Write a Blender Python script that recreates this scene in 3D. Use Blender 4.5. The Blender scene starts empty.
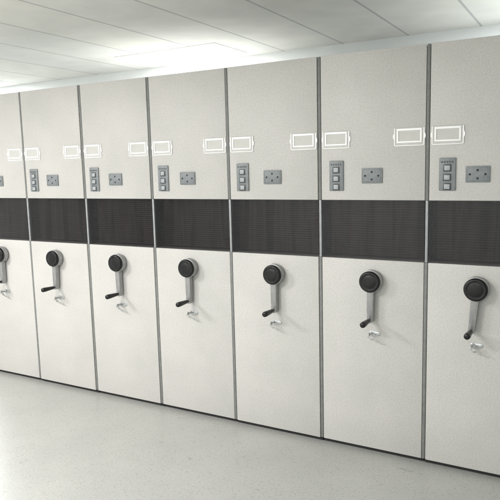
import bpy, bmesh, math, random
from mathutils import Matrix, Vector

random.seed(7)
S = bpy.context.scene
COL = S.collection

# ---------------------------------------------------------------- camera
F, YAW, PITCH, ROLL = 608.35, -0.5147, -0.1376, -0.0253
CX, CD, CZ = 2.6308, 3.3088, 1.6961
fw = Vector((math.sin(YAW)*math.cos(PITCH), math.cos(YAW)*math.cos(PITCH), math.sin(PITCH)))
rt0 = Vector((math.cos(YAW), -math.sin(YAW), 0)); up0 = rt0.cross(fw)
rt = rt0*math.cos(ROLL) + up0*math.sin(ROLL)
up = -rt0*math.sin(ROLL) + up0*math.cos(ROLL)
cam = bpy.data.cameras.new('camera')
cam.sensor_width = 36; cam.lens = F/500*36; cam.clip_end = 200; cam.clip_start = .02
camo = bpy.data.objects.new('camera', cam); COL.objects.link(camo)
m = Matrix((rt, up, -fw)).transposed().to_4x4(); m.translation = Vector((CX, -CD, CZ))
camo.matrix_world = m
S.camera = camo

# ---------------------------------------------------------------- world, view
w = bpy.data.worlds.new('World'); S.world = w; w.use_nodes = True
bg = w.node_tree.nodes['Background']
bg.inputs['Color'].default_value = (.9, .95, 1, 1); bg.inputs['Strength'].default_value = .05
S.view_settings.view_transform = 'Standard'
S.view_settings.look = 'None'
S.view_settings.exposure = 0.73
S.view_settings.gamma = 1

W = 0.6185            # cabinet pitch
H = 2.30              # cabinet height
ZT, ZB, Z0 = 1.488, 1.150, 0.02
DEPTH = 2.2
ZC = 2.82             # ceiling
YW = 2.36             # wall behind the cabinets
LAMPS = [  # x, y, power, colour : fixtures recessed in the ceiling, the last two added out of view
    (-2.10, -2.90, 88, (1, .968, .958)),
    (-0.20, -3.60, 84, (1, .975, .965)),
    (2.30, -4.60, 22, (.95, 1, .97)),
    (-1.05, 1.88, 9, (1, .995, .985)),
    (2.95, 1.70, 30, (.94, .985, 1)),  # added out of view on the right, brightens the wall above the cabinets
    (-4.50, 1.75, 26, (.95, .985, 1)),  # its counterpart on the left, also added to lift the wall strip
]

# ---------------------------------------------------------------- materials
def mat(name, col, rough=.5, metal=0., spec=.5):
    mm = bpy.data.materials.new(name); mm.use_nodes = True
    b = mm.node_tree.nodes['Principled BSDF']
    b.inputs['Base Color'].default_value = (*col, 1)
    b.inputs['Roughness'].default_value = rough
    b.inputs['Metallic'].default_value = metal
    b.inputs['Specular IOR Level'].default_value = spec
    return mm, mm.node_tree, b

def nd(t, kind, **kw):
    n = t.nodes.new(kind)
    for k, v in kw.items():
        if k in n.inputs: n.inputs[k].default_value = v
        else: setattr(n, k, v)
    return n

def mottled(name, c1, c2, scale, rough, detail=4, bump=0., bscale=None, metal=0., lo=.35, hi=.65, spec=.5, rvar=0.):
    mm, t, b = mat(name, c1, rough, metal, spec)
    tc = nd(t, 'ShaderNodeTexCoord')
    n = nd(t, 'ShaderNodeTexNoise', Scale=scale, Detail=detail, Roughness=.6)
    t.links.new(tc.outputs['Object'], n.inputs['Vector'])
    r = nd(t, 'ShaderNodeValToRGB')
    r.color_ramp.elements[0].position = lo; r.color_ramp.elements[1].position = hi
    r.color_ramp.elements[0].color = (*c1, 1); r.color_ramp.elements[1].color = (*c2, 1)
    t.links.new(n.outputs['Fac'], r.inputs['Fac'])
    t.links.new(r.outputs['Color'], b.inputs['Base Color'])
    if bump:
        n2 = nd(t, 'ShaderNodeTexNoise', Scale=bscale or scale*3, Detail=2)
        t.links.new(tc.outputs['Object'], n2.inputs['Vector'])
        bp = nd(t, 'ShaderNodeBump', Strength=bump, Distance=.001)
        t.links.new(n2.outputs['Fac'], bp.inputs['Height'])
        t.links.new(bp.outputs['Normal'], b.inputs['Normal'])
    if rvar:
        mr = nd(t, 'ShaderNodeMapRange')
        mr.inputs['To Min'].default_value = rough-rvar; mr.inputs['To Max'].default_value = rough+rvar
        n3 = nd(t, 'ShaderNodeTexNoise', Scale=6., Detail=3)
        t.links.new(tc.outputs['Object'], n3.inputs['Vector'])
        t.links.new(n3.outputs['Fac'], mr.inputs['Value'])
        t.links.new(mr.outputs['Result'], b.inputs['Roughness'])
    return mm

def make_paint():
    # cream powder coat: faint orange peel, fine speckle and slow uneven tone
    mm, t, b = mat('cream_powder_coat', (.62, .61, .56), .34)
    tc = nd(t, 'ShaderNodeTexCoord'); oi = nd(t, 'ShaderNodeObjectInfo')
    ad = nd(t, 'ShaderNodeVectorMath', operation='ADD')
    sc = nd(t, 'ShaderNodeVectorMath', operation='SCALE'); sc.inputs['Scale'].default_value = 37.
    cb = nd(t, 'ShaderNodeCombineXYZ')
    t.links.new(oi.outputs['Random'], cb.inputs['X']); t.links.new(oi.outputs['Random'], cb.inputs['Z'])
    t.links.new(cb.outputs['Vector'], sc.inputs[0])
    t.links.new(tc.outputs['Object'], ad.inputs[0]); t.links.new(sc.outputs['Vector'], ad.inputs[1])
    n1 = nd(t, 'ShaderNodeTexNoise', Scale=3.2, Detail=5., Roughness=.6)
    n2 = nd(t, 'ShaderNodeTexNoise', Scale=110., Detail=3., Roughness=.7)
    n3 = nd(t, 'ShaderNodeTexNoise', Scale=420., Detail=2.)
    for n in (n1, n2, n3): t.links.new(ad.outputs['Vector'], n.inputs['Vector'])
    r1 = nd(t, 'ShaderNodeValToRGB')
    r1.color_ramp.elements[0].position = .3; r1.color_ramp.elements[1].position = .7
    r1.color_ramp.elements[0].color = (.53, .523, .50, 1); r1.color_ramp.elements[1].color = (.59, .573, .55, 1)
    r2 = nd(t, 'ShaderNodeValToRGB')
    r2.color_ramp.elements[0].position = .32; r2.color_ramp.elements[1].position = .6
    r2.color_ramp.elements[0].color = (.835, .845, .835, 1); r2.color_ramp.elements[1].color = (1, 1, 1, 1)
    mx = nd(t, 'ShaderNodeMix', data_type='RGBA', blend_type='MULTIPLY'); mx.inputs['Factor'].default_value = 1
    t.links.new(n1.outputs['Fac'], r1.inputs['Fac']); t.links.new(n2.outputs['Fac'], r2.inputs['Fac'])
    t.links.new(r1.outputs['Color'], mx.inputs['A']); t.links.new(r2.outputs['Color'], mx.inputs['B'])
    t.links.new(mx.outputs['Result'], b.inputs['Base Color'])
    bp = nd(t, 'ShaderNodeBump', Strength=.12, Distance=.0006)
    t.links.new(n3.outputs['Fac'], bp.inputs['Height']); t.links.new(bp.outputs['Normal'], b.inputs['Normal'])
    mr = nd(t, 'ShaderNodeMapRange'); mr.inputs['To Min'].default_value = .40; mr.inputs['To Max'].default_value = .56
    t.links.new(n1.outputs['Fac'], mr.inputs['Value']); t.links.new(mr.outputs['Result'], b.inputs['Roughness'])
    return mm

def make_floor():
    mm, t, b = mat('speckled_terrazzo', (.5, .52, .49), .32)
    tc = nd(t, 'ShaderNodeTexCoord')
    n1 = nd(t, 'ShaderNodeTexNoise', Scale=1.7, Detail=6., Roughness=.65)
    n2 = nd(t, 'ShaderNodeTexNoise', Scale=95., Detail=4., Roughness=.75)
    v = nd(t, 'ShaderNodeTexVoronoi', Scale=120.)
    for n in (n1, n2, v): t.links.new(tc.outputs['Object'], n.inputs['Vector'])
    r1 = nd(t, 'ShaderNodeValToRGB')
    r1.color_ramp.elements[0].position = .3; r1.color_ramp.elements[1].position = .7
    r1.color_ramp.elements[0].color = (.40, .405, .39, 1); r1.color_ramp.elements[1].color = (.46, .465, .445, 1)
    r2 = nd(t, 'ShaderNodeValToRGB')
    r2.color_ramp.elements[0].position = .34; r2.color_ramp.elements[1].position = .62
    r2.color_ramp.elements[0].color = (.84, .85, .84, 1); r2.color_ramp.elements[1].color = (1.06, 1.06, 1.05, 1)
    r3 = nd(t, 'ShaderNodeValToRGB')
    r3.color_ramp.elements[0].position = .0; r3.color_ramp.elements[1].position = .12
    r3.color_ramp.elements[0].color = (.72, .72, .7, 1); r3.color_ramp.elements[1].color = (1, 1, 1, 1)
    t.links.new(n1.outputs['Fac'], r1.inputs['Fac']); t.links.new(n2.outputs['Fac'], r2.inputs['Fac'])
    sx = nd(t, 'ShaderNodeSeparateColor'); t.links.new(v.outputs['Color'], sx.inputs['Color'])
    t.links.new(sx.outputs['Red'], r3.inputs['Fac'])
    m1 = nd(t, 'ShaderNodeMix', data_type='RGBA', blend_type='MULTIPLY'); m1.inputs['Factor'].default_value = 1
    m2 = nd(t, 'ShaderNodeMix', data_type='RGBA', blend_type='MULTIPLY'); m2.inputs['Factor'].default_value = .7
    t.links.new(r1.outputs['Color'], m1.inputs['A']); t.links.new(r2.outputs['Color'], m1.inputs['B'])
    t.links.new(m1.outputs['Result'], m2.inputs['A']); t.links.new(r3.outputs['Color'], m2.inputs['B'])
    # sparse dark scuffs
    mp = nd(t, 'ShaderNodeMapping'); mp.inputs['Scale'].default_value = (5., 11., 1.); mp.inputs['Rotation'].default_value = (0, 0, .5)
    n4 = nd(t, 'ShaderNodeTexNoise', Scale=1., Detail=3., Roughness=.5)
    t.links.new(tc.outputs['Object'], mp.inputs['Vector']); t.links.new(mp.outputs['Vector'], n4.inputs['Vector'])
    r4 = nd(t, 'ShaderNodeValToRGB')
    r4.color_ramp.elements[0].position = .70; r4.color_ramp.elements[1].position = .76
    r4.color_ramp.elements[0].color = (1, 1, 1, 1); r4.color_ramp.elements[1].color = (.72, .72, .70, 1)
    t.links.new(n4.outputs['Fac'], r4.inputs['Fac'])
    m4 = nd(t, 'ShaderNodeMix', data_type='RGBA', blend_type='MULTIPLY'); m4.inputs['Factor'].default_value = 1
    t.links.new(m2.outputs['Result'], m4.inputs['A']); t.links.new(r4.outputs['Color'], m4.inputs['B'])
    t.links.new(m4.outputs['Result'], b.inputs['Base Color'])
    bp = nd(t, 'ShaderNodeBump', Strength=.15, Distance=.001)
    t.links.new(n2.outputs['Fac'], bp.inputs['Height']); t.links.new(bp.outputs['Normal'], b.inputs['Normal'])
    return mm

def make_ceiling():
    # plaster board in 0.9 m strips, joints running towards the cabinets
    mm, t, b = mat('ceiling_board', (.66, .66, .62), .85)
    tc = nd(t, 'ShaderNodeTexCoord'); br = nd(t, 'ShaderNodeTexBrick')
    br.offset = 0; br.inputs['Scale'].default_value = 1
    br.inputs['Brick Width'].default_value = .62; br.inputs['Row Height'].default_value = 6.
    br.inputs['Mortar Size'].default_value = .012; br.inputs['Mortar Smooth'].default_value = .3
    br.inputs['Color1'].default_value = (.80, .79, .74, 1); br.inputs['Color2'].default_value = (.76, .76, .73, 1)
    br.inputs['Mortar'].default_value = (.52, .525, .51, 1)
    mp = nd(t, 'ShaderNodeMapping'); mp.inputs['Location'].default_value = (.12, 3.4, 0)
    t.links.new(tc.outputs['Object'], mp.inputs['Vector']); t.links.new(mp.outputs['Vector'], br.inputs['Vector'])
    n = nd(t, 'ShaderNodeTexNoise', Scale=4., Detail=5.)
    t.links.new(tc.outputs['Object'], n.inputs['Vector'])
    r = nd(t, 'ShaderNodeValToRGB'); r.color_ramp.elements[0].color = (.90, .91, .91, 1)
    r.color_ramp.elements[0].position = .3; r.color_ramp.elements[1].position = .7
    t.links.new(n.outputs['Fac'], r.inputs['Fac'])
    mx = nd(t, 'ShaderNodeMix', data_type='RGBA', blend_type='MULTIPLY'); mx.inputs['Factor'].default_value = 1
    t.links.new(br.outputs['Color'], mx.inputs['A']); t.links.new(r.outputs['Color'], mx.inputs['B'])
    t.links.new(mx.outputs['Result'], b.inputs['Base Color'])
    return mm

def make_pane():
    # smoked glass: lets a little through, mirrors the room
    mm = bpy.data.materials.new('smoked_glass'); mm.use_nodes = True
    t = mm.node_tree; t.nodes.clear()
    out = nd(t, 'ShaderNodeOutputMaterial')
    tr = nd(t, 'ShaderNodeBsdfTransparent'); tr.inputs['Color'].default_value = (.575, .56, .56, 1)
    gl = nd(t, 'ShaderNodeBsdfGlossy'); gl.inputs['Roughness'].default_value = .06
    gl.inputs['Color'].default_value = (.9, .9, .92, 1)
    fr = nd(t, 'ShaderNodeFresnel', IOR=1.42)
    tc = nd(t, 'ShaderNodeTexCoord')
    n = nd(t, 'ShaderNodeTexNoise', Scale=9., Detail=3.)
    t.links.new(tc.outputs['Object'], n.inputs['Vector'])
    mr = nd(t, 'ShaderNodeMapRange'); mr.inputs['To Min'].default_value = .05; mr.inputs['To Max'].default_value = .075
    t.links.new(n.outputs['Fac'], mr.inputs['Value']); t.links.new(mr.outputs['Result'], gl.inputs['Roughness'])
    mx = nd(t, 'ShaderNodeMixShader')
    gm = nd(t, 'ShaderNodeNewGeometry'); fb = nd(t, 'ShaderNodeMath', operation='SUBTRACT', use_clamp=True)
    t.links.new(fr.outputs['Fac'], fb.inputs[0]); t.links.new(gm.outputs['Backfacing'], fb.inputs[1])
    t.links.new(fb.outputs[0], mx.inputs['Fac']); t.links.new(tr.outputs['BSDF'], mx.inputs[1])
    t.links.new(gl.outputs['BSDF'], mx.inputs[2]); t.links.new(mx.outputs['Shader'], out.inputs['Surface'])
    return mm

def make_spine_reflections():
    # file spines; brown, grey and red bands painted to approximate reflections in the glass
    mm, t, b = mat('spine_reflections', (.3, .27, .24), .7)
    tc = nd(t, 'ShaderNodeTexCoord'); mp = nd(t, 'ShaderNodeMapping'); mp.inputs['Scale'].default_value = (11., 1., .9)
    oi = nd(t, 'ShaderNodeObjectInfo'); cb = nd(t, 'ShaderNodeCombineXYZ'); sc = nd(t, 'ShaderNodeMath', operation='MULTIPLY')
    sc.inputs[1].default_value = 53.
    t.links.new(oi.outputs['Random'], sc.inputs[0]); t.links.new(sc.outputs[0], cb.inputs['X']); t.links.new(cb.outputs[0], mp.inputs['Location'])
    n = nd(t, 'ShaderNodeTexNoise', Scale=1., Detail=3.)
    t.links.new(tc.outputs['Object'], mp.inputs['Vector']); t.links.new(mp.outputs['Vector'], n.inputs['Vector'])
    rp = nd(t, 'ShaderNodeValToRGB'); e = rp.color_ramp.elements
    e[0].position = .30; e[0].color = (.07, .065, .065, 1); e[1].position = .70; e[1].color = (.42, .39, .355, 1)
    for p, c in ((.40, (.13, .115, .105, 1)), (.47, (.29, .265, .245, 1)), (.53, (.33, .30, .275, 1)), (.565, (.25, .175, .16, 1)), (.61, (.22, .22, .19, 1))):
        x = e.new(p); x.color = c
    t.links.new(n.outputs['Fac'], rp.inputs['Fac']); t.links.new(rp.outputs['Color'], b.inputs['Base Color'])
    return mm

def make_lamp():
    mm = bpy.data.materials.new('lit_diffuser'); mm.use_nodes = True
    b = mm.node_tree.nodes['Principled BSDF']
    b.inputs['Base Color'].default_value = (.9, .9, .9, 1)
    b.inputs['Emission Color'].default_value = (1, .99, .96, 1); b.inputs['Emission Strength'].default_value = 4.
    return mm

M = dict(
    paint=make_paint(), floor=make_floor(), ceiling=make_ceiling(), pane=make_pane(), lamp=make_lamp(),
    wall=mottled('white_wall_paint', (.84, .86, .86), (.88, .90, .90), 3., .8),
    steel=mottled('grey_sheet_steel', (.50, .51, .50), (.56, .57, .56), 5., .5),
    seal=mottled('grey_rubber_seal', (.165, .17, .166), (.205, .21, .203), 30., .6),
    post=mottled('light_grey_post', (.30, .315, .325), (.36, .375, .385), 20., .4),
    dark=mottled('dark_recess', (.018, .018, .02), (.025, .025, .028), 12., .7),
    shelf=make_spine_reflections(),
    lining=mottled('dark_lining', (.085, .09, .098), (.115, .118, .125), 14., .7),
    slat=mottled('shelf_edges', (.13, .125, .12), (.165, .16, .155), 30., .6),
    white=mottled('white_enamel', (.96, .96, .96), (.99, .99, .99), 20., .3),
    plastic=mottled('clear_card_window', (.53, .525, .50), (.565, .56, .53), 25., .4),
    plate=mottled('blue_grey_plate', (.185, .205, .215), (.235, .255, .265), 60., .45, bump=.2, bscale=300),
    bezel=mottled('dark_bezel', (.05, .056, .062), (.07, .076, .082), 60., .4),
    button=mottled('pale_button', (.34, .37, .385), (.42, .445, .455), 80., .35),
    black=mottled('black_plastic', (.004, .004, .0045), (.008, .008, .009), 70., .30, spec=.35, rvar=.1, bump=.15, bscale=260),
    alu=mottled('cast_aluminium', (.30, .30, .305), (.37, .37, .37), 45., .36, metal=.45, bump=.12, bscale=240, rvar=.08),
    chrome=mottled('chrome', (.50, .52, .53), (.64, .65, .66), 60., .24, metal=1., rvar=.06),
    brass=mottled('nickel_key', (.40, .41, .41), (.52, .52, .51), 80., .32, metal=1.),
)

# ---------------------------------------------------------------- mesh helpers
def box(bm, x0, x1, y0, y1, z0, z1, bev=0., seg=2):
    r = bmesh.ops.create_cube(bm, size=1)
    vs = r['verts']
    for v in vs:
        v.co = Vector(((x0+x1)/2 + v.co.x*(x1-x0), (y0+y1)/2 + v.co.y*(y1-y0), (z0+z1)/2 + v.co.z*(z1-z0)))
    if bev:
        es = list({e for v in vs for e in v.link_edges})
        bmesh.ops.bevel(bm, geom=es, offset=bev, segments=seg, profile=.5, affect='EDGES')

def lathe(bm, prof, n=48, axis='Y', c=(0, 0, 0)):
    """prof: (radius, distance towards the viewer); turned about -Y through c."""
    rings = []
    for r, h in prof:
        if r < 1e-6:
            rings.append([bm.verts.new((c[0], c[1]-h, c[2]))])
        else:
            rings.append([bm.verts.new((c[0]+r*math.cos(2*math.pi*k/n), c[1]-h, c[2]+r*math.sin(2*math.pi*k/n))) for k in range(n)])
    for a, b in zip(rings, rings[1:]):
        for k in range(n):
            k2 = (k+1) % n
            if len(a) == 1 and len(b) > 1: bm.faces.new((a[0], b[k], b[k2]))
            elif len(b) == 1 and len(a) > 1: bm.faces.new((a[k], b[0], a[k2]))
            elif len(a) > 1: bm.faces.new((a[k], b[k], b[k2], a[k2]))

def prism(bm, pts, y0, y1, bev=0.):
    """outline pts (x, z) extruded from y0 (front) to y1 (back)."""
    f = bm.faces.new([bm.verts.new((x, y0, z)) for x, z in pts])
    e = bmesh.ops.extrude_face_region(bm, geom=[f])
    vs = [g for g in e['geom'] if isinstance(g, bmesh.types.BMVert)]
    for v in vs: v.co.y = y1
    if bev:
        es = [ed for ed in f.edges]
        bmesh.ops.bevel(bm, geom=es, offset=bev, segments=2, profile=.5, affect='EDGES')

def torus(bm, R, r, c=(0, 0, 0), M3=None, n=32, k=10):
    vs = []
    for i in range(n):
        a = 2*math.pi*i/n
        ring = []
        for j in range(k):
            b = 2*math.pi*j/k
            p = Vector(((R+r*math.cos(b))*math.cos(a), r*math.sin(b), (R+r*math.cos(b))*math.sin(a)))
            if M3: p = M3 @ p
            ring.append(bm.verts.new(p+Vector(c)))
        vs.append(ring)
    for i in range(n):
        for j in range(k):
            bm.faces.new((vs[i][j], vs[(i+1) % n][j], vs[(i+1) % n][(j+1) % k], vs[i][(j+1) % k]))

def obj(name, bm, material, parent=None, loc=(0, 0, 0), smooth=True):
    bmesh.ops.recalc_face_normals(bm, faces=bm.faces)
    me = bpy.data.meshes.new(name); bm.to_mesh(me); bm.free()
    me.materials.append(M[material])
    if smooth:
        for p in me.polygons: p.use_smooth = True
        me.set_sharp_from_angle(angle=math.radians(38))
    o = bpy.data.objects.new(name, me); COL.objects.link(o)
    o.location = loc
    if parent: o.parent = parent
    return o

def thing(name, label, cat, loc=(0, 0, 0), group=None):
    o = bpy.data.objects.new(name, None); COL.objects.link(o); o.empty_display_size = .1
    o.location = loc; o['label'] = label; o['category'] = cat
    if group: o['group'] = group
    return o

def copy_tree(o, parent=None):
    c = o.copy(); COL.objects.link(c)
    if parent: c.parent = parent
    for ch in list(o.children): copy_tree(ch, c)
    return c

def struct(name, bm, material):
    o = obj(name, bm, material, smooth=False); o['kind'] = 'structure'; return o

# ---------------------------------------------------------------- setting
X0, X1, Y0 = -5.5, 6.2, -6.0
bm = bmesh.new(); box(bm, X0, X1, Y0, YW, -.12, -.011); struct('floor', bm, 'floor')
# ceiling: boards with real openings where the lights are let in
bm = bmesh.new()
LX, LY = .59, .29
xs = sorted({X0, X1} | {round(l[0]+s*LX, 4) for l in LAMPS for s in (-1, 1)})
ys = sorted({Y0, YW} | {round(l[1]+s*LY, 4) for l in LAMPS for s in (-1, 1)})
vg = {(x, y): bm.verts.new((x, y, ZC)) for x in xs for y in ys}
for a, b in zip(xs, xs[1:]):
    for c, d in zip(ys, ys[1:]):
        mx_, my_ = (a+b)/2, (c+d)/2
        if any(abs(mx_-l[0]) < LX and abs(my_-l[1]) < LY for l in LAMPS): continue
        bm.faces.new((vg[a, c], vg[a, d], vg[b, d], vg[b, c]))
struct('ceiling', bm, 'ceiling')
bm = bmesh.new(); box(bm, X0, X1, YW, YW+.1, 0, ZC+.2); struct('wall', bm, 'wall')
bm = bmesh.new(); box(bm, X0-.1, X0, Y0, YW, 0, ZC+.2); struct('wall', bm, 'wall')
bm = bmesh.new(); box(bm, X1, X1+.1, Y0, YW, 0, ZC+.2); struct('wall', bm, 'wall')
bm = bmesh.new(); box(bm, X0, X1, Y0-.1, Y0, 0, ZC+.2); struct('wall', bm, 'wall')

# ---------------------------------------------------------------- ceiling lights
LAMP_LABELS = [
    'recessed fluorescent ceiling light in front of the left cabinets',
    'recessed fluorescent ceiling light in front of the middle cabinets',
    'recessed fluorescent ceiling light in front of the right cabinets, the dimmest',
    'bright recessed fluorescent ceiling light above the cabinet tops near the back wall',
    'unseen ceiling light added to brighten the back wall, beyond the right end of the row',
    'unseen ceiling light added to brighten the back wall, beyond the left end of the row',
]
for (lx, ly, pw, colr), lab in zip(LAMPS, LAMP_LABELS):
    t = thing('ceiling_light', lab, 'ceiling light', (lx, ly, ZC), 'fluorescent ceiling lights')
    bm = bmesh.new()
    for a in ((-LX-.012, LX+.012, -LY-.012, -LY+.012), (-LX-.012, LX+.012, LY-.012, LY+.012),
              (-LX-.012, -LX+.012, -LY+.012, LY-.012), (LX-.012, LX+.012, -LY+.012, LY-.012)):
        box(bm, a[0], a[1], a[2], a[3], -.008, .004)
    obj('frame', bm, 'white', t)
    bm = bmesh.new(); box(bm, -LX+.001, LX-.001, -LY+.001, LY-.001, .0025, .05); obj('diffuser', bm, 'lamp', t)
    la = bpy.data.lights.new('tube_light', 'AREA'); la.shape = 'RECTANGLE'; la.size = 2*LX-.06; la.size_y = 2*LY-.06
    la.energy = pw; la.color = colr
    lo = bpy.data.objects.new('tube_light', la); COL.objects.link(lo); lo.location = (0, 0, -.012); lo.parent = t

# ---------------------------------------------------------------- cabinet
PY = 0.0      # face plane of the panels
def make_cabinet():
    t = thing('shelving_cabinet', 'cream steel cabinet', 'cabinet', (0, 0, 0), 'mobile shelving cabinets standing side by side')
    hw = W/2; L = -hw        # local x: -hw .. hw ; u = x + hw
    e = .0115
    # carcass behind the front, with the window bay left open
    bm = bmesh.new()
    box(bm, L+.004, hw-.004, .022, DEPTH, ZT-.004, H-.004)
    box(bm, L+.004, hw-.004, .022, DEPTH, .05, ZB+.004)
    box(bm, L+.004, hw-.004, .11, DEPTH, ZB+.004, ZT-.004)
    obj('carcass', bm, 'steel', t)
    bm = bmesh.new(); box(bm, L+.004, hw-.004, .03, DEPTH, -.0095, .05); obj('plinth', bm, 'dark', t)
    bm = bmesh.new(); box(bm, L+e, hw-e, PY, .022, ZT, H, .0025); obj('upper_panel', bm, 'paint', t)
    bm = bmesh.new(); box(bm, L+e, hw-e, PY, .022, Z0, ZB, .0025); obj('lower_panel', bm, 'paint', t)
    # window bay
    wb = bmesh.new()
    box(wb, L+e+.0002, hw-e-.0002, .100, .1075, ZB+.006, ZT-.006)
    box(wb, L+.0055, L+e, .022, .108, ZB+.006, ZT-.006); box(wb, hw-e, hw-.0055, .022, .108, ZB+.006, ZT-.006)
    lin = obj('window_bay', wb, 'lining', t)
    bm = bmesh.new(); box(bm, L+e+.03, hw-e-.02, .078, .0985, ZB+.01, ZT-.01); obj('shelf_back', bm, 'shelf', lin)
    bm = bmesh.new()
    k = 0; z = ZB+.018
    while z < ZT-.015:
        box(bm, L+e+.0005, hw-e-.0005, .058, .064, z, z+.0034); z += .0140
    obj('grille', bm, 'slat', lin)
    bm = bmesh.new(); box(bm, L+e, hw-e, .007, .012, ZB+.0005, ZT-.0005); obj('window_pane', bm, 'pane', t)
    # joint between neighbours: rubber seal above and below, light post beside the window
    bm = bmesh.new(); box(bm, L-.0085, L+.0085, .001, .02, ZT, H-.001, .003); obj('edge_seal', bm, 'seal', t)
    bm = bmesh.new(); box(bm, L-.0085, L+.0085, .001, .02, Z0+.002, ZB, .003); obj('edge_seal', bm, 'seal', t)
    bm = bmesh.new(); box(bm, L-.0065, L+.0075, .0025, .02, ZB+.001, ZT-.001, .002); obj('window_post', bm, 'post', t)

    # label holders
    def holder(u0, u1):
        z0, z1 = 1.797, 1.873; cx, cz = L+(u0+u1)/2, (z0+z1)/2; a, b = (u1-u0)/2, (z1-z0)/2
        bm = bmesh.new(); box(bm, -a-.012, a+.012, -.0022, 0, -b-.016, b+.004, .0008, 1)
        h = obj('label_holder', bm, 'plastic', t, (cx, PY-.0002, cz))
        bm = bmesh.new(); f = .0115
        box(bm, -a, a, -.006, -.0018, b-f, b, .001, 1); box(bm, -a, a, -.006, -.0018, -b, -b+f*.8, .001, 1)
        box(bm, -a, -a+f*.8, -.0058, -.0018, -b+f*.8, b-f, .001, 1); box(bm, a-f*.8, a, -.0058, -.0018, -b+f*.8, b-f, .001, 1)
        obj('card_frame', bm, 'white', h)
        bm = bmesh.new(); g = .014; r = .005
        box(bm, -a-g+r, a+g-r, -.0045, -.001, -b-g-r+.002, -b-g+.002, .001, 1)
        for s in (-1, 1):
            x = s*(a+g-r/2)
            pts = [(x-s*r/2, -b-g), (x-s*r/2, b+.002), (x+s*r/2, b+.002), (x+s*r/2, .014), (x+s*(r/2+.006), .004),
                   (x+s*(r/2+.006), -.010), (x+s*r/2, -.020), (x+s*r/2, -b-g)]
            prism(bm, pts, -.0045, -.001)
        obj('holder_rim', bm, 'white', h)
    holder(.036, .170); holder(.453, .588)

    # push button plate
    a, b = .0425, .0855
    bm = bmesh.new(); box(bm, -a, a, -.008, 0, -b, b, .003)
    p = obj('button_plate', bm, 'plate', t, (L+.105, PY-.0002, 1.626))
    bm = bmesh.new()
    for k in range(5): box(bm, -.031+k*.0135, -.023+k*.0135, -.0092, -.007, b-.026, b-.017, .0004, 1)
    obj('indicator_row', bm, 'bezel', p)
    for zc in (.033, -.016, -.064):
        bm = bmesh.new(); box(bm, -.021, .021, -.0105, -.007, zc-.019, zc+.019, .0015)
        z = obj('button_bezel', bm, 'bezel', p)
        bm = bmesh.new(); box(bm, -.0145, .0145, -.0145, -.0102, zc-.0125, zc+.0125, .0018); bu = obj('push_button', bm, 'button', z)
    # socket plate
    a, b = .0595, .0415
    bm = bmesh.new(); box(bm, -a, a, -.008, 0, -b, b, .003)
    p = obj('socket_plate', bm, 'plate', t, (L+.309, PY-.0002, 1.624))
    bm = bmesh.new()
    for s0, s1 in ((-.051, -.002), (.002, .051)):
        for q in ((s0, s1, b-.0085, b-.0075), (s0, s1, -b+.0075, -b+.0085)):
            box(bm, q[0], q[1], -.0083, -.007, q[2], q[3])
        x = s0 if s0 < -.01 else s1
        box(bm, x-.0005, x+.0005, -.0083, -.007, -b+.0086, b-.0086)
    obj('insert_line', bm, 'bezel', p)
    for x, z in ((0, .021), (0, -.021), (.038, 0), (-.038, 0)):
        bm = bmesh.new(); lathe(bm, [(.0058, .0075), (.0058, .0088), (.0045, .0090), (0, .0090)], 20, c=(x, 0, z)); obj('socket_hole', bm, 'dark', p)

    # crank: mount, arm with round head, black cap, turning grip
    hz = 1.032; hx = L+.298
    bm = bmesh.new(); lathe(bm, [(0, 0), (.050, 0), (.050, .006), (.046, .008), (.030, .009), (.030, .014), (0, .014)])
    obj('crank_mount', bm, 'steel', t, (hx, PY-.0002, hz))
    R, wt, wb_, ln = .064, .0195, .0165, .226
    pts = []
    a0 = math.asin(wt/R)
    for k in range(41):
        an = -math.pi/2 + a0 + (2*math.pi-2*a0)*k/40
        pts.append((R*math.cos(an), R*math.sin(an)))
    for k in range(13):
        an = math.pi + math.pi*k/12
        pts.append((wb_*math.cos(an), -ln+wb_*math.sin(an)))
    bm = bmesh.new(); prism(bm, pts, -.046, -.013, .0025)
    arm = obj('crank_arm', bm, 'alu', t, (hx, PY, hz))
    bm = bmesh.new()
    lathe(bm, [(.053, .046), (.0595, .047), (.0605, .052), (.0605, .060), (.0575, .0655), (.052, .068), (.047, .0682), (.044, .0670),
               (.040, .0664), (.037, .0672), (.031, .0690), (.020, .0705), (.010, .0712), (0, .0714)])
    obj('hub_cap', bm, 'black', arm)
    bm = bmesh.new()
    lathe(bm, [(0, .044), (.0075, .044), (.0075, .056), (.0105, .058), (.0120, .062), (.0125, .078), (.0145, .105), (.0165, .135), (.0170, .155),
               (.0155, .166), (.010, .171), (0, .172)], 28, c=(0, 0, -ln+.002))
    obj('grip', bm, 'black', arm)

    # lock: oblong plate with a cylinder at its left end and a turning latch
    bm = bmesh.new(); pts = []
    for k in range(15):
        an = math.pi/2 + math.pi*k/14; pts.append((-.018+.0125*math.cos(an), .0125*math.sin(an)))
    for k in range(15):
        an = -math.pi/2 + math.pi*k/14; pts.append((.018+.0105*math.cos(an), .0105*math.sin(an)))
    prism(bm, pts, -.006, 0, .0015)
    lk = obj('lock_plate', bm, 'chrome', t, (L+.312, PY-.0002, .722))
    bm = bmesh.new(); lathe(bm, [(.0105, .005), (.0105, .018), (.009, .0195), (0, .0195)], 28, c=(-.016, 0, 0)); obj('lock_cylinder', bm, 'chrome', lk)
    bm = bmesh.new(); lathe(bm, [(.005, .005), (.005, .009), (.004, .0105), (0, .0105)], 18, c=(.017, 0, 0)); obj('lock_screw', bm, 'steel', lk)
    return t

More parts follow.
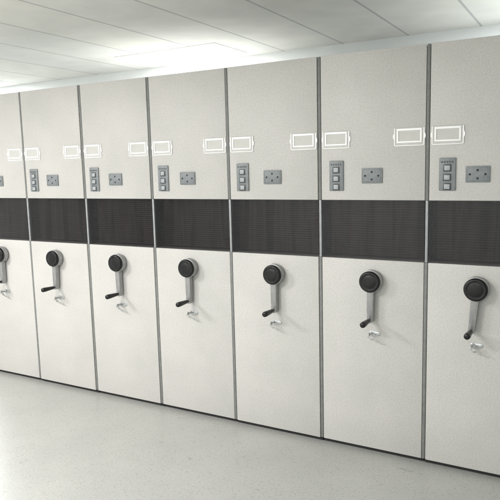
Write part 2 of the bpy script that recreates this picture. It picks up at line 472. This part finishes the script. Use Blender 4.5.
ORD = ['leftmost cream cabinet, mostly cut off by the left edge of the picture',
       'second cream cabinet from the left, beside the one cut off at the left edge',
       'third cream cabinet from the left, its top nearest below the bright ceiling lamp glow on the left',
       'middle cream cabinet of the row of seven, three cabinets on either side',
       'fifth cream cabinet from the left, third from the right end of the row',
       'second cream cabinet from the right, its dark window wholly in view',
       'rightmost and nearest cream cabinet, cut off by the right edge, crank tilted']
ORD[2] = 'third cream cabinet from the left in the row of seven with black cranks'
proto = make_cabinet()
KU = [.305, .310, .312, .310, .322, .333, .272]
HU = [.298, .297, .304, .298, .323, .320, .269]
SU = [.300, .302, .302, .302, .312, .315, .256]
JIT = [.002, -.0025, .001, .003, -.001, .002, -.002]   # the carriages do not close perfectly flush
TILT = [0, 1.5, -1, 0, 0, 1, 5]
def key_bunch(label, loc, ang):
    t = thing('key_ring', label, 'keys', loc, 'keys left in the cabinet locks'); t.scale = (1.05, 1.05, 1.05)
    bm = bmesh.new()
    box(bm, -.0011, .0011, -.014, 0, -.004, .004, .0004, 1)
    pts = [(.012*math.cos(2*math.pi*k/20), .011*math.sin(2*math.pi*k/20)) for k in range(20)]
    bb = bmesh.new(); prism(bb, pts, -.0011, .0011, .0004)
    bmesh.ops.rotate(bb, verts=bb.verts, cent=(0, 0, 0), matrix=Matrix.Rotation(math.pi/2, 3, 'Z'))
    bmesh.ops.translate(bb, verts=bb.verts, vec=(0, -.024, 0))
    me = bpy.data.meshes.new('tmp'); bb.to_mesh(me); bb.free(); bm.from_mesh(me); bpy.data.meshes.remove(me)
    obj('key', bm, 'brass', t)
    bm = bmesh.new(); torus(bm, .0125, .0010, (.007, -.030, -.009), Matrix.Rotation(math.radians(55), 3, 'X') @ Matrix.Rotation(math.radians(20), 3, 'Z'))
    obj('ring', bm, 'chrome', t)
    # spare key hanging from the ring, turned aside
    bm = bmesh.new()
    pts = [(.010*math.cos(2*math.pi*k/20), .010*math.sin(2*math.pi*k/20)) for k in range(20)]
    prism(bm, pts, -.001, .001, .0003)
    box(bm, -.0032, .0032, -.00095, .00095, -.038, -.0095)
    bmesh.ops.rotate(bm, verts=bm.verts, cent=(0, 0, 0), matrix=Matrix.Rotation(ang, 3, 'Y'))
    obj('spare_key', bm, 'brass', t, (.013, -.024, -.019))
    return t

KL = ['keys in the lock of the cabinet cut off at the left edge',
      'keys in the lock of the second cabinet from the left',
      'keys in the lock of the third cabinet from the left',
      'keys in the lock of the middle cabinet of the seven',
      'keys in the lock of the fifth cabinet from the left',
      'keys in the lock of the second cabinet from the right',
      'keys in the lock of the rightmost, nearest cabinet, just under the tilted grip']
for i in range(7):
    c = proto if i == 0 else copy_tree(proto)
    c.location = ((i-3)*W + W/2, JIT[i], 0)
    c['label'] = ORD[i]
    for ch in c.children:
        n = ch.name.split('.')[0]
        if n in ('crank_arm', 'crank_mount'): ch.location.x = -W/2 + HU[i]
        if n == 'crank_arm': ch.rotation_euler = (0, math.radians(TILT[i]), 0)
        if n == 'socket_plate': ch.location.x = -W/2 + SU[i]
        if n == 'lock_plate': ch.location.x = -W/2 + KU[i]; ch.scale = (1.1, 1, 1.05)
    key_bunch(KL[i], ((i-3)*W + KU[i] - .0176, JIT[i] - .0197, .722), math.radians(-60 + 9*random.uniform(-1, 1)))
